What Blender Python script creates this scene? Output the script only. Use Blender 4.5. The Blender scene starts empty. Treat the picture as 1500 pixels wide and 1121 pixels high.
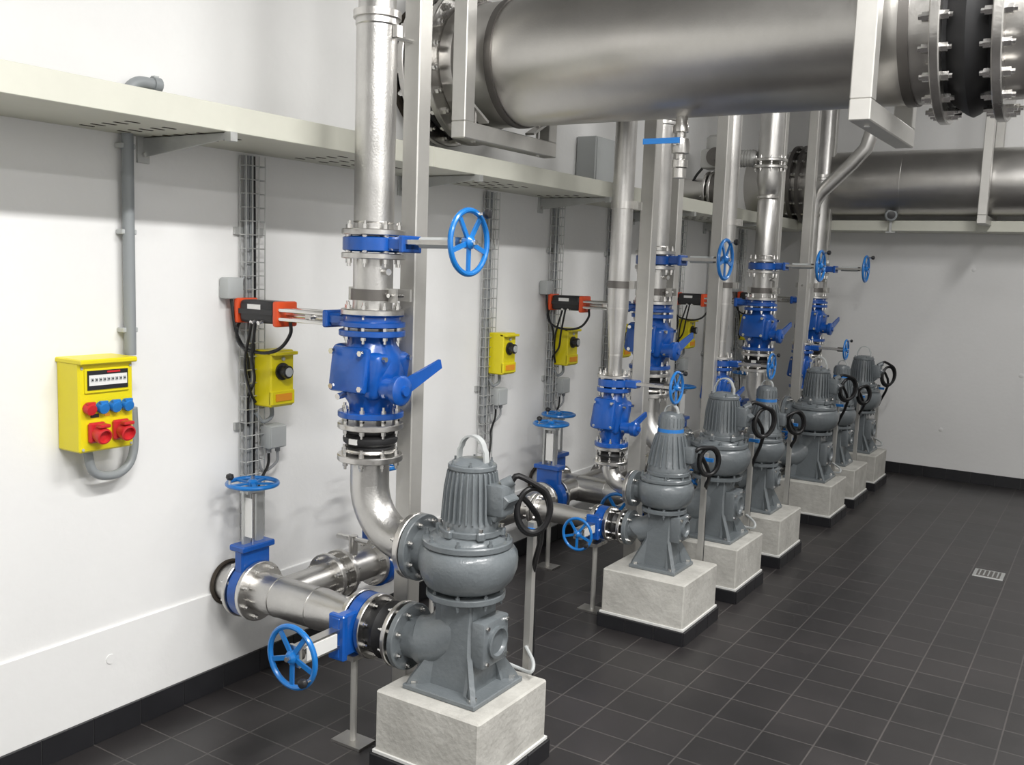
import bpy, bmesh, math, random
from mathutils import Vector, Matrix, Quaternion
random.seed(4)
sc=bpy.context.scene
# ------------------------------------------------------------------ materials
MATS={}
def mk(name,col,rough=.5,metal=0.0,noise=0.0,nscale=8.0,bump=0.0,bscale=60.0,coat=0.0,col2=None,rvar=0.0,emit=None):
    m=bpy.data.materials.new(name); m.use_nodes=True
    nt=m.node_tree; b=nt.nodes['Principled BSDF']
    b.inputs['Base Color'].default_value=(*col,1); b.inputs['Roughness'].default_value=rough
    b.inputs['Metallic'].default_value=metal
    if coat: b.inputs['Coat Weight'].default_value=coat; b.inputs['Coat Roughness'].default_value=.15
    tc=nt.nodes.new('ShaderNodeTexCoord')
    if noise>0 or col2 or rvar:
        n=nt.nodes.new('ShaderNodeTexNoise'); n.inputs['Scale'].default_value=nscale; n.inputs['Detail'].default_value=6
        n.inputs['Roughness'].default_value=.65
        nt.links.new(tc.outputs['Object'],n.inputs['Vector'])
        r=nt.nodes.new('ShaderNodeValToRGB')
        c2=col2 if col2 else tuple(c*(1-noise) for c in col)
        r.color_ramp.elements[0].position=.32; r.color_ramp.elements[1].position=.68
        r.color_ramp.elements[0].color=(*c2,1); r.color_ramp.elements[1].color=(*col,1)
        nt.links.new(n.outputs['Fac'],r.inputs['Fac']); nt.links.new(r.outputs['Color'],b.inputs['Base Color'])
        if rvar:
            mr=nt.nodes.new('ShaderNodeMapRange'); mr.inputs['To Min'].default_value=rough-rvar; mr.inputs['To Max'].default_value=rough+rvar
            nt.links.new(n.outputs['Fac'],mr.inputs['Value']); nt.links.new(mr.outputs['Result'],b.inputs['Roughness'])
    if bump>0:
        n2=nt.nodes.new('ShaderNodeTexNoise'); n2.inputs['Scale'].default_value=bscale; n2.inputs['Detail'].default_value=4
        nt.links.new(tc.outputs['Object'],n2.inputs['Vector'])
        bp=nt.nodes.new('ShaderNodeBump'); bp.inputs['Strength'].default_value=bump; bp.inputs['Distance'].default_value=.01
        nt.links.new(n2.outputs['Fac'],bp.inputs['Height']); nt.links.new(bp.outputs['Normal'],b.inputs['Normal'])
    if emit:
        b.inputs['Emission Color'].default_value=(*col,1); b.inputs['Emission Strength'].default_value=emit
    MATS[name]=m; return m
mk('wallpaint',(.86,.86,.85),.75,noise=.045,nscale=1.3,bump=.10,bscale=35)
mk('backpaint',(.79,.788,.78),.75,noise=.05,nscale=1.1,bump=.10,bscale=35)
mk('ceilpaint',(.55,.55,.55),.8,noise=.05,nscale=1)
mk('steel',(.70,.685,.66),.30,1.0,noise=.20,nscale=6,bump=.08,bscale=90,rvar=.09)
mk('steelpipe',(.68,.67,.65),.35,1.0,noise=.22,nscale=4,bump=.09,bscale=130,rvar=.10)
mk('bigsteel',(.62,.605,.58),.33,1.0,noise=.16,nscale=2.4,bump=.05,bscale=130,rvar=.09)
mk('galv',(.58,.59,.58),.48,.75,noise=.12,nscale=14)
mk('poststeel',(.60,.59,.56),.42,.6,noise=.12,nscale=4)
mk('bolt',(.76,.75,.73),.24,1.0)
mk('darksteel',(.18,.17,.16),.42,.8)
mk('blue',(.006,.095,.43),.28,0,noise=.25,nscale=9,bump=.08,bscale=50,coat=.35)
mk('wheelblue',(.008,.18,.56),.28,0,coat=.4,noise=.08)
mk('pumpgrey',(.165,.185,.197),.32,0,noise=.14,nscale=7,bump=.20,bscale=55,coat=.25)
mk('rubber',(.012,.012,.013),.5)
mk('cable',(.01,.01,.011),.4)
mk('black',(.02,.02,.022),.35)
mk('yellow',(.80,.68,.008),.38,coat=.1,noise=.03)
mk('red',(.58,.025,.03),.35)
mk('orange',(.75,.085,.02),.35)
mk('labelorange',(.85,.33,.02),.5)
mk('socketblue',(.02,.19,.56),.35)
mk('white',(.8,.8,.78),.45)
mk('greybox',(.47,.49,.49),.5,noise=.04)
mk('castalu',(.52,.52,.50),.45,.4,noise=.1)
mk('conduit',(.27,.29,.30),.45)
mk('greycable',(.30,.31,.32),.5)
mk('tray',(.64,.64,.56),.5,.1,noise=.08,nscale=3)
mk('concrete',(.58,.57,.53),.85,noise=.30,nscale=7,bump=.35,bscale=45,col2=(.41,.40,.37))
mk('skirting',(.020,.020,.023),.36,noise=.3,nscale=5)
mk('grout',(.07,.07,.07),.8)
mk('trim',(.72,.72,.70),.5)
mk('hole',(.05,.04,.03),.9)
mk('lampwhite',(1,1,.98),.5,emit=3.0)
# floor
m=bpy.data.materials.new('floortile'); m.use_nodes=True; nt=m.node_tree; b=nt.nodes['Principled BSDF']
tc=nt.nodes.new('ShaderNodeTexCoord'); br=nt.nodes.new('ShaderNodeTexBrick')
br.offset=0; br.squash=1
for k,v in (('Scale',1.0),('Mortar Size',.0034),('Mortar Smooth',.2),('Bias',0.0),('Brick Width',.2),('Row Height',.2)): br.inputs[k].default_value=v
br.inputs['Color1'].default_value=(.025,.0235,.0245,1); br.inputs['Color2'].default_value=(.036,.0335,.0345,1); br.inputs['Mortar'].default_value=(.082,.077,.075,1)
nz=nt.nodes.new('ShaderNodeTexNoise'); nz.inputs['Scale'].default_value=1.6; nz.inputs['Detail'].default_value=8; nz.inputs['Roughness'].default_value=.65
mx=nt.nodes.new('ShaderNodeMix'); mx.data_type='RGBA'; mx.blend_type='MULTIPLY'; mx.inputs['Factor'].default_value=.9
rp=nt.nodes.new('ShaderNodeValToRGB'); rp.color_ramp.elements[0].position=.35; rp.color_ramp.elements[1].position=.7
rp.color_ramp.elements[0].color=(.68,.68,.68,1); rp.color_ramp.elements[1].color=(1.25,1.2,1.17,1)
L=nt.links.new
L(tc.outputs['Object'],br.inputs['Vector']); L(tc.outputs['Object'],nz.inputs['Vector']); L(nz.outputs['Fac'],rp.inputs['Fac'])
L(br.outputs['Color'],mx.inputs['A']); L(rp.outputs['Color'],mx.inputs['B']); L(mx.outputs['Result'],b.inputs['Base Color'])
mr=nt.nodes.new('ShaderNodeMapRange'); mr.inputs['To Min'].default_value=.22; mr.inputs['To Max'].default_value=.48
L(nz.outputs['Fac'],mr.inputs['Value']); L(mr.outputs['Result'],b.inputs['Roughness'])
bp=nt.nodes.new('ShaderNodeBump'); bp.invert=True; bp.inputs['Strength'].default_value=.4; bp.inputs['Distance'].default_value=.003
L(br.outputs['Fac'],bp.inputs['Height']); L(bp.outputs['Normal'],b.inputs['Normal'])
MATS['floortile']=m

# ------------------------------------------------------------------ builder
def perp(d):
    d=d.normalized(); a=Vector((0,0,1)) if abs(d.z)<.9 else Vector((1,0,0))
    u=d.cross(a).normalized(); return u,d.cross(u).normalized()
class B:
    def __init__(s,name,parent=None):
        s.name=name; s.bm=bmesh.new(); s.slots=[]
    def mi(s,m):
        if m not in s.slots: s.slots.append(m)
        return s.slots.index(m)
    def face(s,vs,i):
        try:
            f=s.bm.faces.new(vs); f.material_index=i
        except ValueError: pass
    def lathe(s,prof,o,ax,mat,seg=32,ph=0,cap=True):
        i=s.mi(mat); o=Vector(o); ax=Vector(ax).normalized(); u,v=perp(ax); rings=[]
        for r,h in prof:
            if r<1e-6: rings.append([s.bm.verts.new(o+ax*h)])
            else: rings.append([s.bm.verts.new(o+ax*h+u*(r*math.cos(ph+2*math.pi*k/seg))+v*(r*math.sin(ph+2*math.pi*k/seg))) for k in range(seg)])
        for a,b in zip(rings,rings[1:]):
            for k in range(seg):
                k2=(k+1)%seg
                if len(a)==1 and len(b)==1: continue
                if len(a)==1: s.face([a[0],b[k],b[k2]],i)
                elif len(b)==1: s.face([a[k],b[0],a[k2]],i)
                else: s.face([a[k],b[k],b[k2],a[k2]],i)
        if cap:
            if len(rings[0])>1: s.face(rings[0],i)
            if len(rings[-1])>1: s.face(rings[-1][::-1],i)
    def cyl(s,p0,p1,r,mat,r1=None,seg=24):
        p0=Vector(p0);p1=Vector(p1); r1=r if r1 is None else r1
        s.lathe([(r,0),(r1,(p1-p0).length)],p0,p1-p0,mat,seg)
    def disc(s,c,ax,r,t,mat,seg=36,ch=.003):
        s.lathe([(r-ch,-t/2),(r,-t/2+ch),(r,t/2-ch),(r-ch,t/2)],c,ax,mat,seg)
    def flange(s,c,ax,r,t,mat,n=8,br=.011,ext=.014,pr=None,seg=36,bmat='bolt'):
        s.disc(c,ax,r,t,mat,seg)
        s.bolts(c,ax,(pr or r*.83),t/2+ext,n,br,bmat)
    def bolts(s,c,ax,pr,half,n,br,mat='bolt'):
        c=Vector(c); ax=Vector(ax).normalized(); u,v=perp(ax)
        for k in range(n):
            a=2*math.pi*(k+.5)/n; p=c+u*pr*math.cos(a)+v*pr*math.sin(a)
            s.lathe([(br,-half),(br,half)],p,ax,mat,6)
            s.lathe([(br*.55,-half-.012),(br*.55,half+.012)],p,ax,mat,6)
    def box(s,c,size,mat,rot=None,bev=0,segs=1):
        i=s.mi(mat); c=Vector(c); vs=[]
        R=rot if rot else Matrix.Identity(3)
        for x in (-.5,.5):
            for y in (-.5,.5):
                for z in (-.5,.5):
                    vs.append(s.bm.verts.new(c+R@Vector((x*size[0],y*size[1],z*size[2]))))
        fs=[]
        for q in ((0,1,3,2),(4,6,7,5),(0,4,5,1),(2,3,7,6),(0,2,6,4),(1,5,7,3)):
            f=s.bm.faces.new([vs[k] for k in q]); f.material_index=i; fs.append(f)
        if bev>0:
            es=set(e for f in fs for e in f.edges)
            bmesh.ops.bevel(s.bm,geom=list(es),offset=bev,segments=segs,profile=.5,affect='EDGES',material=i)
    def bar(s,p0,p1,w,h,mat,up=(0,0,1),bev=0):
        p0=Vector(p0);p1=Vector(p1); d=(p1-p0); z=d.normalized(); up=Vector(up)
        if abs(z.dot(up.normalized()))>.95: up=Vector((0,1,0))
        x=up.cross(z).normalized(); y=z.cross(x)
        s.box((p0+p1)/2,(w,h,d.length),mat,Matrix((x,y,z)).transposed(),bev)
    def prism(s,pts,vec,mat):
        i=s.mi(mat); vec=Vector(vec)
        a=[s.bm.verts.new(Vector(p)-vec/2) for p in pts]; b=[s.bm.verts.new(Vector(p)+vec/2) for p in pts]
        s.face(a,i); s.face(b[::-1],i); n=len(pts)
        for k in range(n): s.face([a[k],b[k],b[(k+1)%n],a[(k+1)%n]],i)
    def strap(s,pts,width_vec,t,mat):
        i=s.mi(mat); pts=[Vector(p) for p in pts]; w=Vector(width_vec)/2; n=len(pts); rings=[]
        for k,p in enumerate(pts):
            tg=(pts[min(k+1,n-1)]-pts[max(k-1,0)]).normalized(); nn=tg.cross(w.normalized())*t/2
            rings.append([s.bm.verts.new(p+q) for q in (w+nn,w-nn,-w-nn,-w+nn)])
        for a,b in zip(rings,rings[1:]):
            for j in range(4): s.face([a[j],a[(j+1)%4],b[(j+1)%4],b[j]],i)
        s.face(rings[0],i); s.face(rings[-1][::-1],i)
    def tube(s,pts,r,mat,seg=16,closed=False):
        i=s.mi(mat); pts=[Vector(p) for p in pts]; n=len(pts)
        rs=r if isinstance(r,(list,tuple)) else [r]*n
        rings=[]; prev=None
        for k,p in enumerate(pts):
            if closed: t=(pts[(k+1)%n]-pts[k-1]).normalized()
            elif k==0: t=(pts[1]-p).normalized()
            elif k==n-1: t=(p-pts[k-1]).normalized()
            else: t=((pts[k+1]-p).normalized()+(p-pts[k-1]).normalized()).normalized()
            if prev is None: u,_=perp(t)
            else: u=(prev-t*prev.dot(t)).normalized()
            prev=u; v=t.cross(u)
            rings.append([s.bm.verts.new(p+u*rs[k]*math.cos(2*math.pi*j/seg)+v*rs[k]*math.sin(2*math.pi*j/seg)) for j in range(seg)])
        rng=range(n) if closed else range(n-1)
        for k in rng:
            a,b=rings[k],rings[(k+1)%n]
            for j in range(seg): s.face([a[j],a[(j+1)%seg],b[(j+1)%seg],b[j]],i)
        if not closed:
            s.face(rings[0][::-1],i); s.face(rings[-1],i)
    def torus(s,c,ax,R,r,mat,seg=40,rs=10):
        c=Vector(c); u,v=perp(Vector(ax))
        s.tube([c+u*R*math.cos(2*math.pi*k/seg)+v*R*math.sin(2*math.pi*k/seg) for k in range(seg)],r,mat,rs,True)
    def done(s):
        bmesh.ops.recalc_face_normals(s.bm,faces=s.bm.faces[:])
        me=bpy.data.meshes.new(s.name); s.bm.to_mesh(me); s.bm.free()
        for m in s.slots: me.materials.append(MATS[m])
        me.polygons.foreach_set('use_smooth',[True]*len(me.polygons))
        try: me.set_sharp_from_angle(angle=math.radians(35))
        except Exception: pass
        ob=bpy.data.objects.new(s.name,me); sc.collection.objects.link(ob); return ob
def smooth_path(pts,n=8):
    pts=[Vector(p) for p in pts]; P=[pts[0]*2-pts[1]]+pts+[pts[-1]*2-pts[-2]]; out=[]
    for k in range(1,len(P)-2):
        p0,p1,p2,p3=P[k-1:k+3]
        for j in range(n):
            t=j/n; out.append(.5*((2*p1)+(p2-p0)*t+(2*p0-5*p1+4*p2-p3)*t*t+(3*p1-p0-3*p2+p3)*t**3))
    out.append(pts[-1]); return out
def arc(c,a0,a1,R,u,v,n=12):
    c=Vector(c);u=Vector(u);v=Vector(v)
    return [c+u*R*math.cos(a0+(a1-a0)*k/n)+v*R*math.sin(a0+(a1-a0)*k/n) for k in range(n+1)]

def handwheel(s,c,ax,R,spokes=5,rim=None,knob=1,ka=0.0):
    c=Vector(c); ax=Vector(ax).normalized(); u,v=perp(ax); rim=rim or R*.085
    s.torus(c,ax,R-rim,rim,'wheelblue')
    s.lathe([(R*.16,-R*.16),(R*.2,-R*.1),(R*.2,R*.08),(R*.12,R*.16)],c,ax,'wheelblue',20)
    s.lathe([(R*.08,0),(R*.08,R*.26)],c,ax,'bolt',6)
    for k in range(spokes):
        a=2*math.pi*k/spokes+.3; d=u*math.cos(a)+v*math.sin(a)
        s.bar(c+d*R*.12,c+d*(R-rim),R*.14,R*.07,'wheelblue',up=ax)
    if knob:
        d=u*math.cos(ka)+v*math.sin(ka); p=c+d*(R-rim)
        s.cyl(p,p+ax*R*.3,R*.05,'bolt',seg=8)
        s.lathe([(0,0),(R*.10,R*.03),(R*.15,R*.12),(R*.13,R*.22),(0,R*.28)],p+ax*R*.22,ax,'black',14)

# ------------------------------------------------------------------ room
def room_box(name,c,size,mat):
    b=B(name); b.box(c,size,mat); return b.done()
YB=9.35; XR=6.2; YF=-2.6; ZC=4.05
room_box('floor',((XR)/2,(YF+YB)/2,-.05),(XR+.4,YB-YF+.4,.1),'floortile')
room_box('ceiling',((XR)/2,(YF+YB)/2,ZC+.05),(XR+.4,YB-YF+.4,.1),'ceilpaint')
w=B('wall_left'); w.box((-.1,(YF+YB)/2,ZC/2),(.2,YB-YF,ZC),'wallpaint')
w.box((.004,(YF+YB)/2,.21),(.012,YB-YF,.42),'wallpaint',bev=.003)
w.lathe([(.018,0),(.018,.003),(.012,.003)],(.010,2.08,.30),(1,0,0),'wallpaint',20)
w.done()
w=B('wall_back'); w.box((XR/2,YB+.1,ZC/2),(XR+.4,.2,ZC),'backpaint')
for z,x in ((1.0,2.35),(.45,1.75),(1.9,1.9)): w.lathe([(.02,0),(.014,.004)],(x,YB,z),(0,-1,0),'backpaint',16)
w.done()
room_box('wall_right',(XR+.1,(YF+YB)/2,ZC/2),(.2,YB-YF,ZC),'wallpaint')
room_box('wall_front',(XR/2,YF-.1,ZC/2),(XR+.4,.2,ZC),'wallpaint')
bb=B('baseboard_left'); y=YF
bb.box((.014,(YF+YB)/2,.0495),(.008,YB-YF,.099),'grout')
while y<YB-.01:
    bb.box((.017,y+.1,.05),(.012,.196,.10),'skirting',bev=.001); y+=.2
bb.done()
bb=B('baseboard_back'); x=.03
bb.box((XR/2,YB-.004,.0495),(XR,.008,.099),'grout')
while x<XR:
    bb.box((x+.1,YB-.008,.05),(.196,.012,.10),'skirting',bev=.001); x+=.2
bb.done()
d=B('floor_drain'); d.box((2.5,6.45,.001),(.17,.17,.008),'galv',bev=.001)
d.box((2.5,6.45,.006),(.13,.13,.002),'darksteel')
for k in range(5): d.box((2.45+k*.025,6.45,.007),(.008,.12,.003),'galv')
d.done()

# ------------------------------------------------------------------ plinth + pump
SO=.055   # suction line offset of the large pumps
def plinth(cx,cy):
    b=B('concrete_plinth'); w=.44
    b.box((cx,cy,.185),(w,w,.23),'concrete',bev=.006)
    b.box((cx,cy,.075),(w+.014,w+.014,.012),'trim',bev=.001)
    b.box((cx,cy,.034),(w+.02,w+.02,.068),'grout')
    for sx in (-1,1):
        for k in (-1,0,1):
            b.box((cx+sx*(w/2+.012),cy+k*.155,.034),(.01,.150,.068),'skirting',bev=.001)
            b.box((cx+k*.155,cy+sx*(w/2+.012),.034),(.150,.01,.068),'skirting',bev=.001)
    b.done()

def pump(cx,Y,big):
    b=B('sewage_pump'); G='pumpgrey'
    if big: k=1.0; vz=.772; vr=.172; dz=.77; dx=.965; sz=.45; sx=.965; fr=.122; dr=.08; so=-SO; hs=1
    else:   k=.80; vz=.705; vr=.138; dz=.68; dx=1.005; sz=.47; sx=.985; fr=.092; dr=.052; so=0; hs=.85
    b.box((cx,Y,.309),(.31*k,.31*k,.018),G,bev=.003)
    for ax in (-1,1):
        for ay in (-1,1):
            p=(cx+ax*.125*k,Y+ay*.125*k,.318); b.lathe([(.017,0),(.017,.012)],p,(0,0,1),'bolt',6); b.lathe([(.009,0),(.009,.03)],p,(0,0,1),'bolt',8)
    zt=vz-.125 if big else vz-.105
    for a in range(4):
        ang=math.pi/4+a*math.pi/2; dv=Vector((math.cos(ang),math.sin(ang),0)); n=Vector((-dv.y,dv.x,0))
        c=Vector((cx,Y,0))
        b.prism([c+dv*.02+Vector((0,0,.315)),c+dv*.205*k+Vector((0,0,.315)),c+dv*.195*k+Vector((0,0,.335)),c+dv*.11*k+Vector((0,0,.45)),c+dv*.10*k+Vector((0,0,zt+.01)),c+dv*.02+Vector((0,0,zt+.01))],n*.018,G)
    for a in range(4):
        ang=a*math.pi/2; dv=Vector((math.cos(ang),math.sin(ang),0)); n=Vector((-dv.y,dv.x,0)); c=Vector((cx,Y,0))
        hw0=.125*k; hw1=.07*k
        if a!=2:
            b.prism([c+dv*.085*k+n*-hw0*.9+Vector((0,0,.315)),c+dv*.085*k+n*hw0*.9+Vector((0,0,.315)),c+dv*.075*k+n*hw1+Vector((0,0,.44)),c+dv*.075*k+n*hw1+Vector((0,0,zt)),c+dv*.075*k-n*hw1+Vector((0,0,zt)),c+dv*.075*k-n*hw1+Vector((0,0,.44))],dv*.014,G)
    pr=.078*k
    path=[(sx,Y+so,sz),(sx+.06,Y+so,sz)]+[(p.x,Y+so*(1-j/8),p.z) for j,p in enumerate(arc((sx+.06,Y,sz+.13),-math.pi/2,-.35,.13,(1,0,0),(0,0,1),8))]
    path.append((cx,Y,zt))
    b.tube(path,[pr*.95]*2+[pr*1.1]*(len(path)-3)+[pr*1.2],G,24)
    b.flange((sx+.012,Y+so,sz),(1,0,0),fr,.024,G,8 if big else 4,.010 if big else .008,.010)
    h=.078*k
    b.box((cx+.108*k,Y,sz+.045),(.055,2*h,2.1*h),G,bev=.008,segs=2)
    b.lathe([(h*.72,0),(h*.74,.012),(h*.62,.014),(h*.56,.0),(h*.5,-.006),(0,-.008)],(cx+.108*k+.0275,Y,sz+.045),(1,0,0),G,28,cap=False)
    for sy in (-1,1):
        for szz in (-1,1): b.lathe([(.008,0),(.008,.01)],(cx+.108*k+.027,Y+sy*h*.78,sz+.045+szz*h*.82),(1,0,0),'bolt',6)
    b.disc((cx,Y,zt+.0),(0,0,1),vr*.82,.022,G)
    b.bolts((cx,Y,zt+.0),(0,0,1),vr*.74,.02,8,.008,G)
    i=b.mi(G); seg=48; prof=[(.55,-.112),(.66,-.108),(.84,-.092),(.96,-.066),(1.035,-.03),(1.05,.0),(1.03,.025),(.96,.043),(.86,.05)]
    rings=[]
    for r,h_ in prof:
        ring=[]
        for q in range(seg):
            a=2*math.pi*q/seg
            grow=1+.10*(((a-math.pi)%(2*math.pi))/(2*math.pi)-.5)*(1 if r>.9 else 0)
            ring.append(b.bm.verts.new((cx+vr*r*grow*math.cos(a),Y+vr*r*grow*math.sin(a),vz+h_*hs)))
        rings.append(ring)
    for a_,b_ in zip(rings,rings[1:]):
        for q in range(seg): b.face([a_[q],b_[q],b_[(q+1)%seg],a_[(q+1)%seg]],i)
    b.face(rings[0],i); b.face(rings[-1][::-1],i)
    cz=vz+.062*hs
    b.disc((cx,Y,cz),(0,0,1),vr*.93,.024*hs,G,48,.004)
    b.bolts((cx,Y,cz),(0,0,1),vr*.85,.022,8,.009 if big else .007,G)
    b.lathe([(vr*.80,.010),(vr*.76,.020),(vr*.66,.030),(vr*.64,.040)],(cx,Y,cz),(0,0,1),G,40)
    b.lathe([(dr,0),(dr*1.02,.05),(dr*1.12,.14)],(dx,Y,dz),(1,0,-.04),G,28)
    b.flange((dx+.012,Y,dz),(1,0,0),fr,.026,G,8 if big else 4,.010 if big else .008,.010)
    mx=cx+.012
    if big:
        z0=vz+.092; m_=.90
        b.disc((mx,Y,z0+.014),(0,0,1),.112,.022,G)
        for q in range(6):
            a=q*1.047+.4; b.box((mx+.108*math.cos(a),Y+.108*math.sin(a),z0+.014),(.03,.03,.03),G,Matrix.Rotation(a,3,'Z'),bev=.005); b.lathe([(.008,0),(.008,.012)],(mx+.112*math.cos(a),Y+.112*math.sin(a),z0+.028),(0,0,1),'bolt',6)
        b.lathe([(.098,0),(.098,.03*m_),(.088,.05*m_),(.084,.17*m_),(.080,.235*m_),(.074,.255*m_),(.045,.272*m_),(0,.276*m_)],(mx,Y,z0+.02),(0,0,1),G,40)
        for q in range(28):
            a=2*math.pi*q/28; dv=Vector((math.cos(a),math.sin(a),0)); n=Vector((-dv.y,dv.x,0)); c=Vector((mx,Y,z0+.02))
            b.prism([c+dv*.08+Vector((0,0,.03*m_)),c+dv*.106+Vector((0,0,.035*m_)),c+dv*.098+Vector((0,0,.16*m_)),c+dv*.088+Vector((0,0,.225*m_)),c+dv*.07+Vector((0,0,.24*m_))],n*.006,G)
        b.disc((mx,Y,z0+.238),(0,0,1),.086,.018,G); b.bolts((mx,Y,z0+.238),(0,0,1),.074,.014,6,.007,G)
        zt2=z0+.246
        hp=[(mx-.058,Y,zt2),(mx-.055,Y,zt2+.045)]+[tuple(p) for p in arc((mx,Y,zt2+.05),math.pi*.95,math.pi*.05,.048,(1,0,0),(0,0,1),10)]+[(mx+.055,Y,zt2+.045),(mx+.058,Y,zt2)]
        b.strap(hp,(0,.026,0),.007,'greybox')
        b.box((mx+.112,Y+.01,z0+.135),(.075,.085,.11),G,bev=.012,segs=2)
        b.bar((mx+.10,Y+.01,z0+.065),(mx+.16,Y+.01,z0+.15),.07,.03,G,bev=.004)
        b.cyl((mx+.12,Y+.01,z0+.185),(mx+.15,Y+.03,z0+.205),.02,G,seg=12)
        st=Vector((mx+.145,Y+.03,z0+.20)); cc=Vector((cx+.215,Y+.10,.975)); k2=1
    else:
        z0=vz+.075
        b.disc((mx,Y,z0+.012),(0,0,1),.108,.020,G); b.bolts((mx,Y,z0+.012),(0,0,1),.100,.018,8,.007,G)
        b.lathe([(.104,0),(.104,.02),(.096,.035),(.080,.12),(.068,.19),(.064,.21),(.062,.275),(.055,.290),(.03,.298),(0,.30)],(mx,Y,z0+.02),(0,0,1),G,36)
        for q in range(20):
            a=2*math.pi*q/20; dv=Vector((math.cos(a),math.sin(a),0)); n=Vector((-dv.y,dv.x,0)); c=Vector((mx,Y,z0+.02))
            b.prism([c+dv*.09+Vector((0,0,.03)),c+dv*.109+Vector((0,0,.032)),c+dv*.093+Vector((0,0,.12)),c+dv*.075+Vector((0,0,.185)),c+dv*.05+Vector((0,0,.19))],n*.006,G)
            b.prism([c+dv*.055+Vector((0,0,.225)),c+dv*.067+Vector((0,0,.228)),c+dv*.065+Vector((0,0,.272)),c+dv*.05+Vector((0,0,.28))],n*.005,G)
        b.lathe([(.0665,0),(.0650,.022)],(mx,Y,z0+.215),(0,0,1),'socketblue',30)
        zt2=z0+.305
        hp=[(mx-.04,Y,zt2-.01)]+[tuple(p) for p in arc((mx,Y,zt2+.015),math.pi,0,.034,(1,0,0),(0,0,1),8)]+[(mx+.04,Y,zt2-.01)]
        b.strap(hp,(0,.022,0),.006,'greybox')
        b.box((mx+.10,Y+.01,z0+.11),(.06,.06,.08),G,bev=.01,segs=2)
        st=Vector((mx+.13,Y+.02,z0+.13)); cc=Vector((cx+.185,Y+.09,.87)); k2=.85
    rr=random.Random(int(Y*77)); tilt=rr.uniform(-.2,.2)
    pts=[st,st+Vector((.02,.012,.02))*k2]
    u=Vector((.72,.69,0)).normalized()
    for q in range(2,25):
        a=math.pi*.80-q*math.pi/6; R=(.064+.010*math.sin(q*.55+Y))*k2
        dz_=R*1.25*math.sin(a); dx_=R*.90*math.cos(a)
        pts.append(cc+u*(dx_+tilt*dz_*.5)+Vector((0,0,1))*(dz_-.010*(q/12))+Vector((-.69,.72,0))*(.0016*q-.015))
    pts.append(cc+Vector((-.02,.08,-.10))); pts.append(Vector((cx+.10,Y+.290,.66))); pts.append(Vector((cx+.10,Y+.302,.50))); pts.append(Vector((cx+.10,Y+.305,.06)))
    b.tube(smooth_path(pts,3),.0105,'cable',10)
    if big: b.tube(smooth_path([(cx+.02,Y+.175,.345),(cx+.12,Y+.19,.325),(cx+.18,Y+.17,.335),(cx+.17,Y+.20,.36),(cx+.10,Y+.262,.38)],5),.007,'greybox',8)
    b.done()
    st=B('cable_stand')
    x0=cx+.10; y0=Y+.275
    st.bar((x0,y0,.01),(x0,y0,.86),.026,.026,'poststeel'); st.box((x0,y0,.006),(.09,.07,.012),'poststeel')
    st.box((x0+.02,y0-.02,.83),(.06,.018,.018),'socketblue'); st.done()

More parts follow.
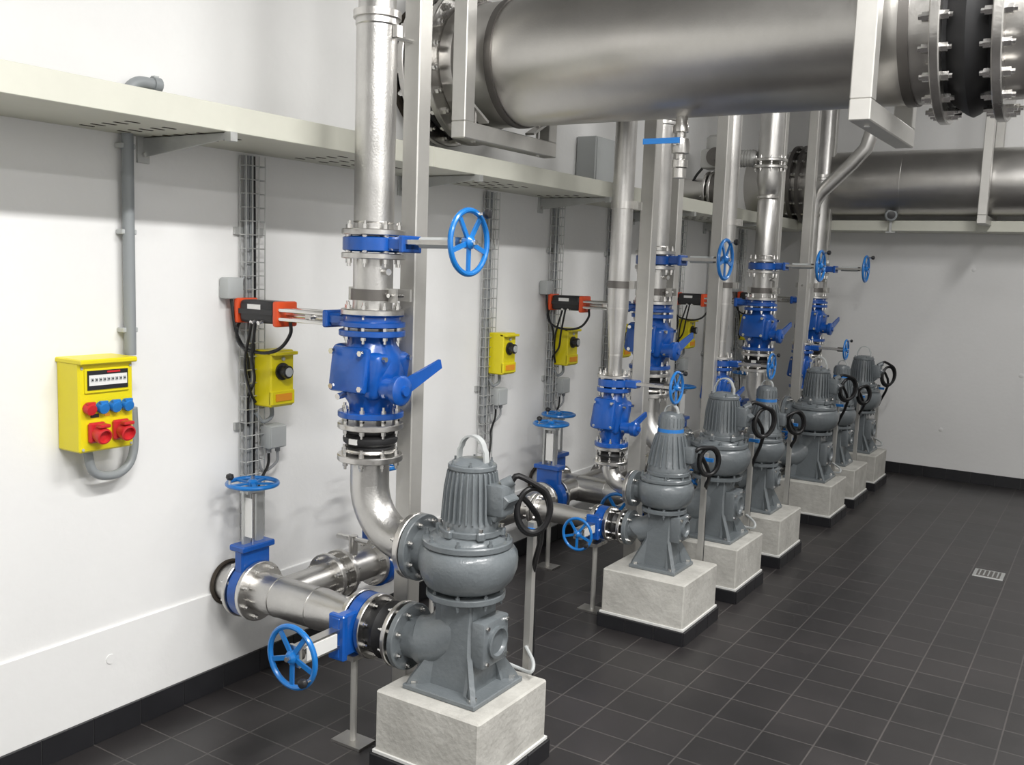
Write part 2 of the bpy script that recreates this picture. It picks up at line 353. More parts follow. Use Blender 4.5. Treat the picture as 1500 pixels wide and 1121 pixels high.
# ------------------------------------------------------------------ riser assemblies
def riser_big(Y,x=.725,ztop=4.05,top='plain'):
    r=.073
    b=B('riser_pipe')
    if top=='plain':
        b.lathe([(r,1.905),(r,2.62),(r+.004,2.625),(r+.004,2.66),(r-.006,2.68),(r-.006,ztop)],(x,Y,0),(0,0,1),'steelpipe',40)
        b.lathe([(r+.012,-.012),(r+.012,.012)],(x,Y,2.66),(0,0,1),'steel',36)
        b.cyl((x,Y-.0,2.6),(x+.04,Y+.16,2.6),.009,'bolt',seg=8)
        b.box((x+r+.012,Y+.01,2.6),(.02,.03,.04),'steel')
    else:
        b.lathe([(r,1.905),(r,2.34),(r-.014,2.36),(r-.014,2.38),(r,2.40),(r+.02,2.50),(r+.02,2.58)],(x,Y,0),(0,0,1),'steelpipe',40)
        b.lathe([(r+.006,-.008),(r+.006,.008)],(x,Y,2.37),(0,0,1),'steel',36)
        b.flange((x,Y,2.59),(0,0,1),.125,.022,'steel',8,.009,.01)
        b.flange((x,Y,2.64),(0,0,1),.125,.022,'steel',8,.009,.01)
        b.lathe([(r+.02,2.65),(r+.02,ztop)],(x,Y,0),(0,0,1),'steelpipe',36)
    b.flange((x,Y,1.90),(0,0,1),.116,.022,'steel',8,.010,.016)
    b.flange((x,Y,1.815),(0,0,1),.116,.022,'steel',8,.010,.016)
    b.lathe([(r,1.60),(r,1.81)],(x,Y,0),(0,0,1),'steelpipe',40)
    b.torus((x,Y,1.935),(0,0,1),r-.001,.004,'steel',40,6)
    b.flange((x,Y,1.612),(0,0,1),.116,.022,'steel',8,.010,.014)
    b.cyl((x+r-.01,Y-.02,1.76),(x+r+.03,Y-.035,1.76),.012,'bolt',seg=8)
    b.lathe([(r+.005,-.02),(r+.007,-.02),(r+.007,.02),(r+.005,.02)],(x,Y,1.675),(0,0,1),'darksteel',36)
    b.box((x+r+.02,Y-.0,1.675),(.04,.012,.05),'poststeel'); b.box((x-r-.02,Y,1.675),(.04,.012,.05),'poststeel')
    b.cyl((x+r+.025,Y-.03,1.675),(x+r+.025,Y+.05,1.675),.008,'bolt',seg=8)
    b.bar((x+.0,Y+.06,1.675),(x+.04,Y+.15,1.675),.05,.02,'poststeel')
    b.box((x+.03,Y+.085,1.675),(.16,.012,.045),'poststeel')
    b.flange((x,Y,1.192),(0,0,1),.122,.022,'steel',8,.010,.016)
    b.flange((x,Y,1.072),(0,0,1),.122,.024,'steel',8,.010,.016)
    b.torus((x,Y,1.10),(0,0,1),.09,.008,'steel',36,8)
    path=[(x,Y,1.07),(x,Y,.97)]+[tuple(p) for p in arc((x+.2,Y,.97),math.pi,1.5*math.pi,.2,(1,0,0),(0,0,1),14)]+[(.945,Y,.77)]
    b.tube(path,r,'steelpipe',36)
    b.flange((.948,Y,.77),(1,0,0),.122,.024,'steel',8,.010,.014)
    b.done()
    j=B('rubber_expansion_joint')
    j.lathe([(.088,1.10),(.092,1.112),(.086,1.118),(.10,1.13),(.102,1.14),(.10,1.15),(.086,1.162),(.092,1.168),(.088,1.182)],(x,Y,0),(0,0,1),'rubber',36)
    j.box((x+.005,Y-.101,1.14),(.035,.008,.02),'white'); j.done()
    v=B('gate_valve')
    v.lathe([(.10,1.83),(.112,1.835),(.112,1.88),(.10,1.885)],(x,Y,0),(0,0,1),'blue',36)
    for a in range(8):
        an=2*math.pi*(a+.5)/8; v.cyl((x+.1*math.cos(an),Y+.1*math.sin(an),1.82),(x+.1*math.cos(an),Y+.1*math.sin(an),1.895),.009,'bolt',seg=8)
    v.box((x+.13,Y,1.86),(.10,.085,.05),'blue',bev=.008); v.box((x+.17,Y,1.86),(.02,.11,.06),'blue',bev=.004)
    for s_ in (-1,1):
        v.bar((x+.17,Y+s_*.034,1.868),(x+.40,Y+s_*.034,1.868),.012,.016,'steel')
    v.cyl((x+.17,Y,1.865),(x+.43,Y,1.872),.009,'bolt',seg=12); v.cyl((x+.22,Y,1.867),(x+.36,Y,1.868),.020,'greybox',seg=14)
    v.box((x+.395,Y,1.87),(.012,.095,.035),'steel'); v.cyl((x+.36,Y,1.87),(x+.42,Y,1.87),.018,'darksteel',seg=14)
    handwheel(v,(x+.425,Y,1.872),(1,0,0),.118,5,ka=-2.0)
    v.done()
    v=B('pneumatic_valve')
    v.lathe([(.10,1.555),(.122,1.56),(.122,1.575),(.105,1.58),(.105,1.595),(.118,1.60)],(x,Y,0),(0,0,1),'blue',36)
    v.box((x-.13,Y,1.578),(.11,.10,.045),'blue',bev=.01); v.box((x-.18,Y,1.578),(.025,.13,.065),'blue',bev=.006)
    q0=x-.02
    for s_ in (-1,1): 
        v.cyl((x-.18,Y+s_*.042,1.595),(q0-.42,Y+s_*.042,1.595),.008,'bolt',seg=8); v.cyl((x-.18,Y+s_*.042,1.56),(q0-.42,Y+s_*.042,1.56),.008,'bolt',seg=8)
    v.cyl((x-.18,Y,1.577),(q0-.45,Y,1.577),.009,'bolt',seg=10)
    v.box((q0-.28,Y,1.577),(.03,.06,.03),'steel',bev=.004)
    v.box((q0-.43,Y,1.578),(.028,.110,.100),'orange',bev=.008,segs=2)
    v.box((q0-.54,Y,1.582),(.20,.098,.090),'black',bev=.018,segs=3)
    for s_ in (-1,1): v.box((q0-.54,Y+s_*.050,1.582),(.19,.006,.02),'black')
    v.box((q0-.65,Y,1.582),(.024,.110,.100),'orange',bev=.008,segs=2)
    v.box((q0-.55,Y-.0505,1.600),(.07,.004,.022),'white')
    for q in (-.02,.02): v.cyl((q0-.53+q,Y-.03,1.55),(q0-.53+q,Y-.065,1.54),.009,'bolt',seg=8)
    v.tube(smooth_path([(q0-.66,Y,1.57),(q0-.672,Y-.03,1.50),(q0-.62,Y-.05,1.44),(q0-.52,Y-.04,1.42),(q0-.44,Y-.02,1.44),(q0-.40,Y,1.50),(q0-.40,Y,1.55)],5),.007,'cable',8)
    v.tube(smooth_path([(q0-.53,Y-.06,1.54),(q0-.56,Y-.05,1.40),(q0-.60,Y,1.30),(q0-.66,Y+.02,1.22),(q0-.67,Y+.03,1.1)],5),.006,'cable',8)
    v.tube(smooth_path([(q0-.55,Y-.06,1.54),(q0-.60,Y-.05,1.38),(q0-.63,Y,1.26),(q0-.65,Y+.05,1.2)],5),.006,'cable',8)
    v.done()
    check_valve(x,Y,1.225,1.545,.122,.125)
def check_valve(x,Y,z0,z1,fr,br):
    v=B('check_valve'); H=z1-z0; zc=(z0+z1)/2; k=br/.125
    v.flange((x,Y,z1-.01),(0,0,1),fr,.022,'blue',8,.010*k,.012)
    v.flange((x,Y,z0+.01),(0,0,1),fr,.022,'blue',8,.010*k,.012)
    v.lathe([(.08*k,z0+.02),(.085*k,z0+.05),(.118*k,z0+.10*H/.32),(.125*k,zc),(.120*k,z1-.09*H/.32),(.09*k,z1-.045),(.085*k,z1-.02)],(x,Y,0),(0,0,1),'blue',12)
    R=Matrix.Rotation(math.radians(8),3,'Y')
    v.box((x-.01,Y,zc+.01),(.235*k,.20*k,H*.55),'blue',R,bev=.028*k,segs=3)
    R2=Matrix.Rotation(math.radians(-8),3,'X')
    v.box((x-.01,Y-.108*k,zc+.02),(.17*k,.03,H*.52),'blue',R2,bev=.012,segs=2)
    for sx in (-1,1):
        for s_ in (-1,1): v.lathe([(.011*k,0),(.011*k,.014)],(x-.01+sx*.068*k,Y-.122*k,zc+.02+s_*H*.20),(0,-1,0),'bolt',6)
    for s_ in (-1,1):
        for sy in (-1,1): v.lathe([(.010*k,0),(.010*k,.014)],(x+.115*k,Y+sy*.07*k,zc+s_*H*.2),(1,0,0),'bolt',6)
    hz=zc-.045; hy=Y-.04*k; hx=x+.10*k
    v.lathe([(.04*k,0),(.04*k,.05),(.052*k,.055),(.055*k,.08),(.045*k,.088),(.02*k,.09),(.018*k,.10),(0,.10)],(hx,hy,hz),(1,0,0),'blue',24)
    a=Vector((hx+.07*k,hy,hz)); e=a+Vector((.02,.21,.08))*k; up=Vector((0,-.3,.95)).normalized()
    v.prism([a+up*.03*k,a-up*.03*k,e-up*.012*k,e+up*.022*k],(.012,0,0),'blue')
    v.cyl((x-.02*k,Y-.12*k,z0+.09),(x-.02*k,Y-.16*k,z0+.085),.012*k,'bolt',seg=8)
    v.done()
def riser_small(Y,x=.865,ztop=4.05,bend=False):
    b=B('riser_pipe'); r=.054
    if bend:
        path=[(x,Y,1.60),(x,Y,2.30)]+[tuple(p) for p in arc((x+.25,Y,2.30),math.pi,.75*math.pi,.25,(1,0,0),(0,0,1),6)]+[(x+.28,Y,2.68),(x+.38,Y,2.80),(x+.42,Y,2.95),(x+.42,Y,ztop)]
        b.tube(path,r,'steelpipe',28)
        b.lathe([(.036,1.255),(.036,1.36),(r,1.60)],(x,Y,0),(0,0,1),'steelpipe',28)
        b.lathe([(r+.006,-.012),(r+.006,.012)],(x,Y,2.28),(0,0,1),'steel',30)
    else:
        b.lathe([(.036,1.255),(.036,1.36),(r,1.60),(r,ztop)],(x,Y,0),(0,0,1),'steelpipe',32)
    for z in (1.36,1.60): b.lathe([(.0375 if z<1.5 else r+.0015,-.004),(.0375 if z<1.5 else r+.0015,.004)],(x,Y,z),(0,0,1),'steel',28)
    for z in (1.72,2.12) if not bend else (1.72,):
        b.lathe([(r+.006,-.018),(r+.006,.018)],(x,Y,z),(0,0,1),'darksteel' if z<2 else 'steel',30)
        s_=-1 if bend else 1
        b.box((x+r+.015,Y,z),(.03,.012,.04),'poststeel'); b.box((x,Y+s_*.075,z),(.14,.012,.04),'poststeel'); b.cyl((x,Y,z),(x,Y+s_*.14,z),.009,'bolt',seg=8)
    b.flange((x,Y,1.25),(0,0,1),.088,.018,'steel',8,.007,.012)
    b.flange((x,Y,.875),(0,0,1),.088,.018,'steel',8,.007,.012)
    b.flange((x,Y,.80),(0,0,1),.088,.018,'steel',8,.007,.012)
    path=[(x,Y,.80),(x,Y,.78)]+[tuple(p) for p in arc((x+.10,Y,.78),math.pi,1.5*math.pi,.10,(1,0,0),(0,0,1),10)]+[(.99,Y,.68)]
    b.tube(path,.044,'steelpipe',28)
    b.flange((.992,Y,.68),(1,0,0),.092,.02,'steel',4,.008,.012)
    b.done()
    j=B('rubber_expansion_joint'); j.lathe([(.06,.805),(.058,.815),(.072,.838),(.058,.86),(.06,.87)],(x,Y,0),(0,0,1),'rubber',28); j.done()
    v=B('gate_valve')
    v.lathe([(.07,1.195),(.084,1.2),(.084,1.235),(.07,1.24)],(x,Y,0),(0,0,1),'blue',28)
    v.bolts((x,Y,1.218),(0,0,1),.076,.03,6,.007)
    v.box((x+.10,Y,1.218),(.08,.065,.04),'blue',bev=.006)
    for s_ in (-1,1): v.bar((x+.13,Y+s_*.024,1.222),(x+.33,Y+s_*.024,1.222),.01,.014,'steel')
    v.cyl((x+.13,Y,1.22),(x+.34,Y,1.22),.010,'bolt',seg=10); v.cyl((x+.28,Y,1.22),(x+.33,Y,1.22),.018,'darksteel',seg=12)
    handwheel(v,(x+.345,Y,1.222),(1,0,0),.085,5,ka=-2.0); v.done()
    check_valve(x,Y,.885,1.19,.088,.088)

# ------------------------------------------------------------------ suction side
def suction(Y,big):
    sz=.45 if big else .47
    r=.080 if big else .055; fr=.122 if big else .09; sx=.95 if big else .97
    p=B('suction_pipe')
    if big:
        p.lathe([(r,.014),(r,.52),(r+.002,.54),(r-.012,.68),(r-.012,.75)],(0,Y,sz),(1,0,0),'steelpipe',36)
        for xx in (.115,.195): p.flange((xx,Y,sz),(1,0,0),.122,.022,'steel',8,.010,.014)
        p.torus((.014,Y,sz),(1,0,0),r+.008,.008,'hole',32,8)
        for xx in (.32,.52): p.torus((xx,Y,sz),(1,0,0),r-.001,.003,'steel',36,6)
    else:
        p.lathe([(r,.27),(r,.60),(r-.01,.68),(r-.01,.80)],(0,Y,sz),(1,0,0),'steelpipe',32)
        p.flange((.42,Y,sz),(1,0,0),fr,.02,'steel',8,.008,.012); p.flange((.445,Y,sz),(1,0,0),fr,.02,'steel',8,.008,.012)
    gx=.775 if big else .84
    p.flange((gx-.035,Y,sz),(1,0,0),fr,.022,'steel',8,.009,.014)
    p.flange((gx+.045,Y,sz),(1,0,0),fr,.022,'steel',8,.009,.014)
    p.flange((sx-.008,Y,sz),(1,0,0),fr,.018,'steel',8,.009,.014)
    xs=gx-.01
    p.cyl((xs,Y-.06,.01),(xs,Y-.06,sz-.1),.013,'poststeel',seg=10); p.box((xs,Y-.06,.006),(.14,.09,.010),'steel'); p.box((xs,Y-.04,sz-.105),(.06,.12,.02),'steel')
    p.done()
    j=B('rubber_expansion_joint')
    x0=gx+.055; x1=sx-.016; L_=x1-x0
    j.lathe([(fr*.75,0),(fr*.74,L_*.15),(fr*.88,L_*.5),(fr*.74,L_*.85),(fr*.75,L_)],(x0,Y,sz),(1,0,0),'rubber',32); j.done()
    v=B('gate_valve'); k=1 if big else .75
    v.lathe([(fr*.85,-.024),(fr*.97,-.02),(fr*.97,.024),(fr*.85,.028)],(gx+.004,Y,sz),(1,0,0),'blue',32)
    v.box((gx+.004,Y-.12*k,sz),(.045,.12*k,.16*k),'blue',bev=.008); v.box((gx+.004,Y-.165*k,sz),(.075,.025,.17*k),'blue',bev=.005)
    for s_ in (-1,1): v.bar((gx+.004,Y-.17*k,sz+s_*.03*k),(gx+.004,Y-.38*k,sz+s_*.028*k),.040,.010,'steel',up=(0,0,1))
    v.box((gx+.026,Y-.27*k,sz),(.004,.15*k,.05*k),'white')
    v.cyl((gx+.004,Y-.15*k,sz),(gx+.004,Y-.40*k,sz),.010,'bolt',seg=10); v.box((gx+.004,Y-.375*k,sz),(.05,.012,.075*k),'steel'); v.cyl((gx+.004,Y-.35*k,sz),(gx+.004,Y-.38*k,sz),.022*k,'darksteel',seg=14)
    handwheel(v,(gx+.004,Y-.39*k,sz),(0,-1,0),.116*k,5,ka=2.6); v.done()
def vertical_valve(x,Y,ax,z=.45):
    v=B('knife_gate_valve'); ax=Vector(ax)
    v.lathe([(.10,-.026),(.115,-.022),(.115,.022),(.10,.026)],(x,Y,z),ax,'blue',32)
    side=Vector((ax.y,ax.x,0))
    sz_=lambda a,b_,c: (a,b_,c) if abs(ax.x)>.5 else (b_,a,c)
    v.box((x,Y,z+.13),sz_(.05,.15,.11),'blue',bev=.008); v.box((x,Y,z+.185),sz_(.085,.17,.025),'blue',bev=.005)
    for s_ in (-1,1):
        o=side*s_*.035; v.bar((x+o.x,Y+o.y,z+.19),(x+o.x,Y+o.y,z+.415),.012,.035,'galv')
    v.box((x+.02,Y-.043,z+.31),(.045,.004,.16),'white')
    v.box((x,Y,z+.41),sz_(.045,.09,.012),'galv'); v.cyl((x,Y,z+.15),(x,Y,z+.46),.009,'bolt',seg=10); v.cyl((x,Y,z+.40),(x,Y,z+.43),.02,'darksteel',seg=14)
    handwheel(v,(x,Y,z+.44),(0,0,1),.108,5,ka=2.9); v.done()

# ------------------------------------------------------------------ pump line
PY=[(2.69,1),(4.43,0),(5.17,1),(5.95,0),(7.15,1),(7.86,0),(8.60,1)]
for n,(Y,big) in enumerate(PY):
    plinth(1.18,Y); pump(1.18,Y,bool(big))
    suction(Y-(SO if big else 0),bool(big))
    if big:
        riser_big(Y,top='flanged' if n==4 else 'plain')
        vertical_valve(.155,Y-SO,(1,0,0))
    else: riser_small(Y,bend=(n==5))
mf=B('manifold_pipe')
mf.lathe([(.066,2.66),(.066,8.58)],(.30,0,.45),(0,1,0),'steelpipe',32)
for y in (2.92,3.00,3.20,3.28,4.05,4.70,4.85,5.5,6.3,6.8,7.45):
    mf.flange((.30,y,.45),(0,1,0),.105,.022,'steel',8,.009,.014)
for y in (3.7,4.85,6.6): 
    mf.cyl((.27,y,.01),(.27,y,.39),.013,'poststeel',seg=10); mf.box((.27,y,.006),(.12,.10,.010),'steel')
mf.cyl((.30,3.08,.50),(.30,3.08,.60),.02,'steel',seg=14); mf.cyl((.21,3.08,.585),(.39,3.08,.585),.012,'bolt',seg=10)
mf.done()
vertical_valve(.30,3.24,(0,1,0)); vertical_valve(.30,4.775,(0,1,0))
for x,y in ((.765,2.875),(.875,4.73),(.735,5.39),(.845,5.85),(.735,7.36),(.865,7.76),(.735,8.80)):
    p=B('steel_post'); p.box((x,y,ZC/2),(.074,.074,ZC-.002),'poststeel',bev=.004); p.box((x,y,.006),(.15,.12,.012),'poststeel'); p.done()

# ------------------------------------------------------------------ large header pipe
hp=B('header_pipe'); hy=3.94; hz=2.745; R=.288
def hl(prof,mat='bigsteel'): hp.lathe(prof,(0,hy,hz),(1,0,0),mat,72)
hl([(R,.0),(R,.10)]); hl([(R-.01,.26),(R,.27),(R,2.40)])
hl([(R,2.60),(R,XR)])
def bigflange(x,t=.034): 
    hp.lathe([(.362,-t/2),(.366,-t/2+.004),(.366,t/2-.004),(.362,t/2)],(x,hy,hz),(1,0,0),'steel',72); hp.bolts((x,hy,hz),(1,0,0),.335,t/2+.026,20,.017)
for x in (.10,.245,2.415,2.61): bigflange(x)
hp.lathe([(.30,0),(.295,.01),(.325,.05),(.325,.07),(.295,.11),(.30,.12)],(.113,hy,hz),(1,0,0),'rubber',64)
hp.lathe([(.31,0),(.30,.015),(.335,.06),(.345,.08),(.335,.10),(.30,.145),(.31,.16)],(2.43,hy,hz),(1,0,0),'rubber',64)
for x in (.36,.54,2.30): hp.lathe([(R+.008,-.018),(R+.008,.018)],(x,hy,hz),(1,0,0),'darksteel',64)
hp.torus((.005,hy,hz),(1,0,0),R+.02,.02,'hole',64,8)
hp.done()
def frame(x,ya,yb,zb,w=.075):
    f=B('pipe_support_frame')
    for y in (ya,yb): f.box((x,y,(ZC+zb)/2-.001),(w,w,ZC-zb),'poststeel',bev=.004); f.box((x,y,ZC-.008),(.2,.16,.014),'poststeel')
    f.box((x,(ya+yb)/2,zb-w*.5+.0),(w,yb-ya+w,w),'poststeel',bev=.004)
    return f
f=frame(.475,3.57,4.31,2.43)
f.bar((.475,3.60,2.52),(.475,3.74,2.45),.05,.012,'poststeel'); f.bar((.475,4.28,2.52),(.475,4.14,2.45),.05,.012,'poststeel')
f.cyl((.475,3.66,2.35),(.475,3.66,2.50),.011,'bolt',seg=8); f.cyl((.475,4.22,2.35),(.475,4.22,2.50),.011,'bolt',seg=8); f.done()
f=frame(2.205,3.57,4.31,2.42); f.cyl((2.205,3.66,2.34),(2.205,3.66,2.50),.011,'bolt',seg=8); f.done()
hb=B('collector_pipe'); by=8.93; bz=2.62; R2=.28
hb.lathe([(R2,0),(R2,XR)],(0,by,bz),(1,0,0),'bigsteel',64)
for x in (.42,.50,3.2,3.4): hb.lathe([(R2+.07,-.016),(R2+.07,.016)],(x,by,bz),(1,0,0),'darksteel',56); hb.bolts((x,by,bz),(1,0,0),R2+.045,.035,16,.014)
hb.torus((1.35,by,bz),(1,0,0),R2-.002,.003,'bigsteel',64,6)
hb.done()
f=frame(2.02,8.58,9.27,2.33,.07); f.done()
dv=B('drain_valve'); x=1.37
dv.lathe([(.028,2.20),(.028,2.24),(.034,2.245),(.034,2.275),(.022,2.28),(.022,2.30),(.038,2.305),(.042,2.335),(.038,2.365),(.022,2.37),(.022,2.39),(.032,2.395),(.032,2.42),(.026,2.43),(.026,2.48)],(x,hy,0),(0,0,1),'steel',24)
dv.cyl((x-.0,hy-.03,2.345),(x,hy-.065,2.345),.012,'bolt',seg=10)
dv.box((x-.06,hy-.072,2.351),(.17,.006,.024),'socketblue'); dv.done()
ea=B('electric_actuator'); ay=7.15
ea.lathe([(.10,0),(.10,.44)],(0,ay,2.42),(1,0,0),'bigsteel',32)
for xx in (.26,.30,.36,.40): ea.flange((xx,ay,2.42),(1,0,0),.15,.02,'steel',8,.009,.01)
ea.lathe([(.10,.28),(.14,.285),(.14,.375),(.10,.38)],(0,ay,2.42),(1,0,0),'darksteel',32)
ea.cyl((.33,ay,2.54),(.33,ay,2.60),.04,'castalu',seg=16)
ea.box((.33,ay,2.66),(.26,.18,.15),'castalu',bev=.025,segs=2); ea.lathe([(.075,0),(.08,.01),(.08,.09),(.06,.11),(0,.115)],(.30,ay,2.73),(0,0,1),'castalu',24)
ea.lathe([(.06,0),(.06,.16),(.05,.175)],(.45,ay,2.66),(1,0,0),'castalu',22)
ea.lathe([(.07,0),(.07,.02),(.03,.03),(.03,.05)],(.33,ay-.09,2.67),(0,-1,0),'darksteel',22)
for q in range(6): ea.lathe([(.065,-.004),(.065,.004)],(.48+q*.022,ay,2.66),(1,0,0),'castalu',22)
ea.tube(smooth_path([(.22,ay-.05,2.60),(.16,ay-.06,2.52),(.10,ay-.03,2.40),(.08,ay,2.26)],5),.01,'cable',8)
ea.done()
sp=B('service_pipe')
sp.tube(smooth_path([(.06,4.62,2.62),(.5,4.62,2.60),(.78,4.62,2.60)],3)+[(.80,4.62,2.60)]+[tuple(p) for p in arc((.80,4.62,2.66),-.5*math.pi,0,.06,(1,0,0),(0,0,1),6)]+[(.86,4.62,4.0)],.026,'steel',14)
for q in (.2,.45): sp.lathe([(.036,-.01),(.036,.01)],(q,4.62,2.612),(1,0,0),'steel',18)
sp.done()

# ------------------------------------------------------------------ cable tray
def tray(name,x0,x1,y0,y1,side):
    t=B(name); z=2.215
    t.box(((x0+x1)/2,(y0+y1)/2,z),(x1-x0,y1-y0,.004),'tray')
    if side=='x':
        t.box((x1,(y0+y1)/2,z+.042),(.006,y1-y0,.088),'tray',bev=.002); t.box((x1-.012,(y0+y1)/2,z+.084),(.024,y1-y0,.004),'tray')
        t.box((x0+.005,(y0+y1)/2,z+.042),(.004,y1-y0,.088),'tray')
        y=y0+.1
        while y<y1:
            if int(y/.14)%7<4:
                for q in range(5):
                    t.box((x0+.08+q*.06,y,z-.0025),(.012,.05,.002),'hole')
            y+=.14
        y=y0+2.0
        while y<y1:
            t.box((x1+.002,y,z+.042),(.006,.02,.084),'tray'); y+=2.0
    else:
        t.box(((x0+x1)/2,y0,z+.042),(x1-x0,.006,.088),'tray',bev=.002); t.box(((x0+x1)/2,y0+.012,z+.084),(x1-x0,.024,.004),'tray')
    t.done()
tray('cable_tray',.0,.45,YF,YB-.46,'x')
tray('cable_tray',.0,XR,YB-.45,YB-.002,'y')
def bracket(y):
    b=B('tray_bracket')
    b.prism([(.004,y,2.205),(.46,y,2.205),(.46,y,2.19),(.004,y,2.14)],(0,.006,0),'galv')
    b.box((.23,y+.018,2.206),(.46,.036,.006),'galv'); b.box((.006,y,2.24),(.010,.05,.24),'galv',bev=.001)
    b.box((.46,y+.01,2.197),(.03,.03,.03),'galv')
    for z in (2.15,2.33): b.lathe([(.010,0),(.010,.012)],(.011,y,z),(1,0,0),'bolt',6)
    b.done()
for y in (-.9,.65,2.25,3.72,5.05,6.35,7.75): bracket(y)
c=B('conduit_pipe')
c.cyl((.035,2.165,1.43),(.035,2.165,2.33),.021,'conduit',seg=16)
c.tube([tuple(p) for p in arc((.035,2.235,2.33),math.pi,.5*math.pi,.07,(0,1,0),(0,0,1),8)]+[(.035,2.28,2.40)],.021,'conduit',16)
c.cyl((.035,2.27,2.40),(.035,2.30,2.40),.027,'conduit',seg=16); c.box((.012,2.30,2.40),(.02,.02,.07),'greybox')
for z in (1.52,1.87,2.17): c.box((.022,2.165,z),(.04,.06,.018),'greybox',bev=.003)
c.tube(smooth_path([(.06,2.155,1.24),(.05,2.165,1.10),(.055,2.135,1.03),(.06,2.07,1.005),(.065,1.99,1.03),(.065,1.965,1.12)],6),.016,'conduit',14)
c.done()
s=B('socket_distribution_box')
y0,y1,z0,z1,dp=1.90,2.11,1.115,1.435,.125; yc=(y0+y1)/2
s.box((dp/2,yc,(z0+z1)/2),(dp,y1-y0,z1-z0),'yellow',bev=.006)
s.box((dp/2+.008,yc,z1-.008),(dp+.03,y1-y0+.008,.018),'yellow',bev=.004)
fx=dp
s.box((fx+.002,yc,z1-.075),(.010,.17,.085),'yellow',bev=.003)
s.box((fx+.008,yc,z1-.072),(.004,.155,.066),'black')
s.box((fx+.0105,yc,z1-.072),(.003,.145,.036),'white')
for q in range(9): s.box((fx+.0125,yc-.062+q*.0155,z1-.070),(.003,.011,.012),'greybox'); 
for q in range(9): s.box((fx+.0145,yc-.062+q*.0155,z1-.070),(.002,.005,.005),'black')
s.box((fx+.0125,yc+.02,z1-.045),(.002,.05,.006),'red')
for q,mm in enumerate(('red','socketblue','socketblue','socketblue')):
    yy=yc-.072+q*.048
    s.lathe([(.021,0),(.021,.02),(.018,.026),(0,.028)],(fx,yy,z0+.155),(1,0,-.25),mm,18)
    s.box((fx+.018,yy,z0+.170),(.014,.03,.012),mm,bev=.002)
s.box((fx+.001,yc-.048,z0+.125),(.004,.03,.012),'black')
s.box((fx+.001,yc,z0+.125),(.003,.02,.01),'labelorange')
for q in (-.045,.048):
    s.box((fx+.008,yc+q,z0+.068),(.02,.062,.07),'red',bev=.006)
    s.lathe([(.026,0),(.029,.03),(.027,.042),(.022,.044),(.020,.03),(0,.03)],(fx+.012,yc+q,z0+.066),(1,0,-.2),'red',20)
    s.box((fx+.045,yc+q,z0+.095),(.03,.04,.012),'red',bev=.003)
for yy in (y0+.012,y1-.012):
    for zz in (z0+.012,z1-.03): s.lathe([(.005,0),(.005,.003)],(fx,yy,zz),(1,0,0),'greybox',8)
s.done()

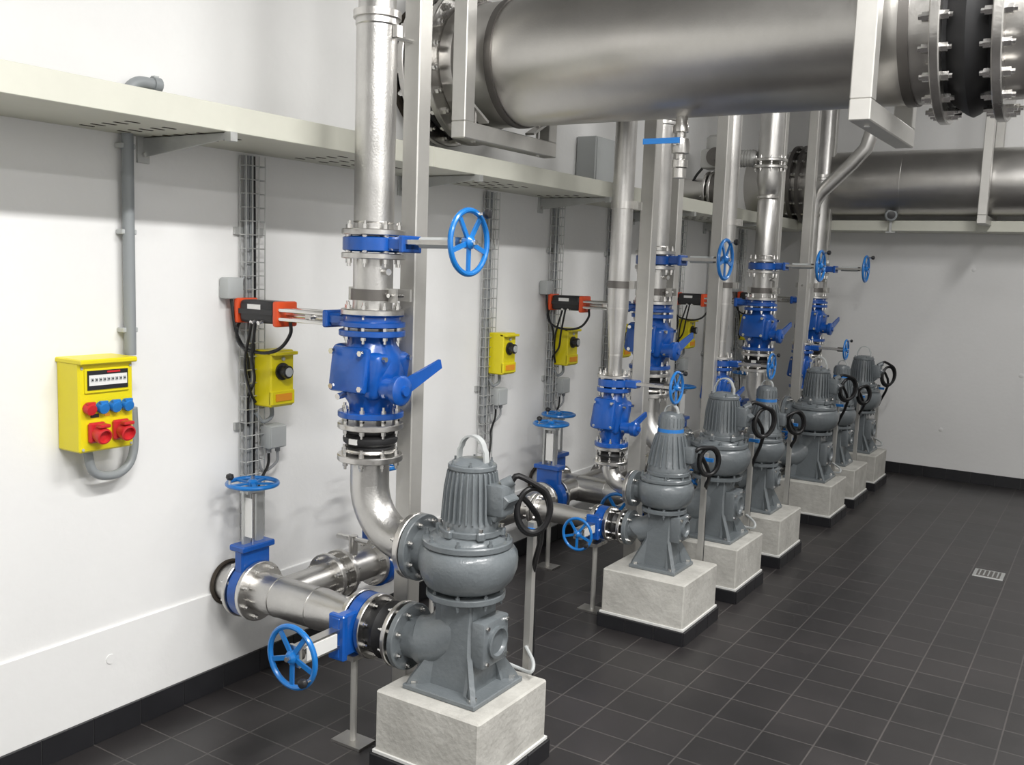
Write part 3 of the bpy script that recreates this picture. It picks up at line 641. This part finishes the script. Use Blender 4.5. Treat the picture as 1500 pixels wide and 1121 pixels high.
# ------------------------------------------------------------------ mesh cable risers, e-stop boxes, junction boxes
def ladder(Y,big):
    l=B('wire_cable_ladder'); ya,yb=Y+.005,Y+.105; zt,zb=2.20,.62
    for yy in (ya,ya+.033,ya+.067,yb): l.cyl((.05,yy,zb),(.05,yy,zt),.0026,'galv',seg=6)
    for yy in (ya,yb): l.cyl((.015,yy,zb),(.015,yy,zt),.0026,'galv',seg=6)
    z=zb
    while z<zt:
        l.cyl((.05,ya,z),(.05,yb,z),.0026,'galv',seg=6); l.cyl((.015,ya,z),(.05,ya,z),.0026,'galv',seg=6); l.cyl((.015,yb,z),(.05,yb,z),.0026,'galv',seg=6); z+=.055
    rr=random.Random(int(Y*100))
    for q,(m_,ra) in enumerate((('greycable',.007),('greycable',.006),('conduit',.009),('cable',.005))):
        yy=ya+.016+q*.015; l.tube(smooth_path([(.028,yy,zt)]+[(.028+rr.uniform(-.003,.006),yy+rr.uniform(-.005,.005),zt-.3*k-.3) for k in range(4)]+[(.028,yy,.9-.1*(q%2))],4),ra,m_,8)
    for z in (1.1,1.9): l.box((.008,(ya+yb)/2,z),(.014,.15,.03),'galv')
    l.done()
    e=B('emergency_stop_box'); yc=Y+.125; h=.235; zc=1.30; w=.13; d=.10
    e.box((.085,yc,zc),(d,w,h),'yellow',bev=.006)
    e.box((.022,yc,zc),(.036,.05,.12),'galv')
    e.box((.06+d-.025,yc,zc+.105),(.05,w,.014),'yellow',bev=.003); e.box((.06+d-.028,yc,zc-.080),(.02,w,.06),'yellow',bev=.004)
    e.lathe([(.036,0),(.036,.014),(.024,.016),(.022,.030),(.028,.033),(.027,.045),(0,.048)],(d+.03,yc-.005,zc+.03),(1,0,0),'black',22)
    e.lathe([(.019,.045),(.019,.050),(0,.052)],(d+.03,yc-.005,zc+.03),(1,0,0),'greybox',18)
    e.lathe([(.008,0),(.008,.012)],(d+.03,yc,zc+.082),(1,0,0),'greybox',12)
    e.box((d+.044,yc,zc-.078),(.003,.09,.03),'labelorange')
    e.tube(smooth_path([(.07,yc,zc-h/2),(.07,yc,zc-h/2-.05),(.05,yc-.03,zc-h/2-.07),(.04,yc-.06,zc-h/2-.03)],5),.009,'conduit',10)
    e.done()
    j=B('junction_box'); j.box((.055,Y+.15,1.045),(.06,.095,.10),'greybox',bev=.008,segs=2); j.box((.087,Y+.15,1.045),(.006,.088,.092),'greybox',bev=.003)
    j.box((.015,Y+.15,1.045),(.025,.05,.05),'galv')
    for q in (-.025,.025): j.cyl((.055,Y+.15+q,.975),(.055,Y+.15+q,1.0),.011,'greycable',seg=10)
    j.tube(smooth_path([(.055,Y+.125,.98),(.055,Y+.12,.92),(.07,Y+.06,.86),(.09,Y+.03,.80),(.10,Y,.70)],5),.006,'cable',8)
    j.tube(smooth_path([(.055,Y+.175,.98),(.055,Y+.17,.93),(.045,Y+.10,.90),(.04,Y+.07,1.0)],5),.006,'greycable',8)
    j.done()
    if big:
        j=B('junction_box'); j.box((.032,Y-.055,1.67),(.055,.08,.085),'greybox',bev=.008,segs=2); j.tube(smooth_path([(.035,Y-.06,1.63),(.05,Y-.05,1.5),(.06,Y,1.4),(.03,Y+.04,1.3)],5),.006,'cable',8)
        j.tube(smooth_path([(.035,Y-.02,1.69),(.035,Y+.01,1.72),(.03,Y+.04,1.80)],5),.005,'greycable',8); j.done()
for Y,big in PY: ladder(Y,big)
g=B('control_cabinet'); g.box((.075,5.62,2.46),(.14,.30,.34),'greybox',bev=.006); g.box((.147,5.62,2.46),(.006,.28,.32),'greybox',bev=.002)
g.tube(smooth_path([(.07,5.8,2.36),(.1,5.95,2.30),(.12,6.2,2.29)],5),.008,'cable',8); g.tube(smooth_path([(.07,5.4,2.3),(.1,5.3,2.25),(.12,5.0,2.24)],5),.008,'cable',8); g.done()
cb=B('cable_bundle')
for q in range(7):
    rr=random.Random(q); xx=.06+q*.035
    cb.tube(smooth_path([(xx+rr.uniform(-.01,.01),-2.4+k*.8,2.226+.01*(q%2)) for k in range(14)],3),.008,'greycable' if q%2 else 'cable',6)
cb.done()
wl=B('wall_sensor'); o=Vector((1.27,8.84,2.345))
wl.lathe([(.0,-.05),(.035,-.045),(.052,-.02),(.055,.02),(.048,.05),(.03,.055)],o,(.25,-1,-.05),'conduit',24)
wl.lathe([(.034,.05),(.034,.06),(.0,.064)],o,(.25,-1,-.05),'black',20)
wl.box(o+Vector((0,.02,-.08)),(.02,.02,.14),'galv'); wl.box(o+Vector((0,.045,-.145)),(.08,.05,.008),'galv')
wl.cyl(o+Vector((-.075,0,.02)),o+Vector((.075,0,.02)),.008,'bolt',seg=8)
wl.tube(smooth_path([o+Vector((0,.05,0)),o+Vector((-.05,.08,-.04)),o+Vector((-.06,.10,-.10))],5),.007,'cable',8); wl.done()

# ------------------------------------------------------------------ lights
def lamp(x,y,power,lx=.22,ly=1.4):
    b=B('ceiling_lamp'); b.box((x,y,ZC-.035),(lx,ly,.065),'white',bev=.01)
    for q in (-1,1): b.cyl((x+q*lx*.25,y-ly/2+.05,ZC-.08),(x+q*lx*.25,y+ly/2-.05,ZC-.08),.013,'lampwhite',seg=12)
    b.done()
    ld=bpy.data.lights.new('tube_light','AREA'); ld.shape='RECTANGLE'; ld.size=lx; ld.size_y=ly; ld.energy=power; ld.color=(1,.985,.965)
    o=bpy.data.objects.new('tube_light',ld); o.location=(x,y,ZC-.11); sc.collection.objects.link(o)
lamp(3.0,.4,150); lamp(3.0,2.5,105); lamp(3.0,5.6,70); lamp(3.0,8.0,20); lamp(5.2,1.5,80)
wd=bpy.data.worlds.new('world'); sc.world=wd; wd.use_nodes=True; wd.node_tree.nodes['Background'].inputs[0].default_value=(.5,.5,.52,1); wd.node_tree.nodes['Background'].inputs[1].default_value=.3

# ------------------------------------------------------------------ camera
r=.035; th=math.radians(7.0); ps=math.radians(32.4); n=math.sqrt(1+r*r)
Rl=Vector((math.cos(ps),math.sin(ps),0)); Fv=Vector((-math.sin(ps)*math.cos(th),math.cos(ps)*math.cos(th),-math.sin(th))); Ul=Rl.cross(Fv)
X=(Rl+r*Ul)/n; Yv=(Ul-r*Rl)/n; Z=-Fv
cam=bpy.data.cameras.new('camera'); cam.lens=33.6; cam.sensor_width=36
co=bpy.data.objects.new('camera',cam); M=Matrix((X,Yv,Z)).transposed().to_4x4(); M.translation=Vector((3.05,0,1.8)); co.matrix_world=M
sc.collection.objects.link(co); sc.camera=co
sc.view_settings.view_transform='Standard'; sc.view_settings.look='None'; sc.view_settings.exposure=0.0
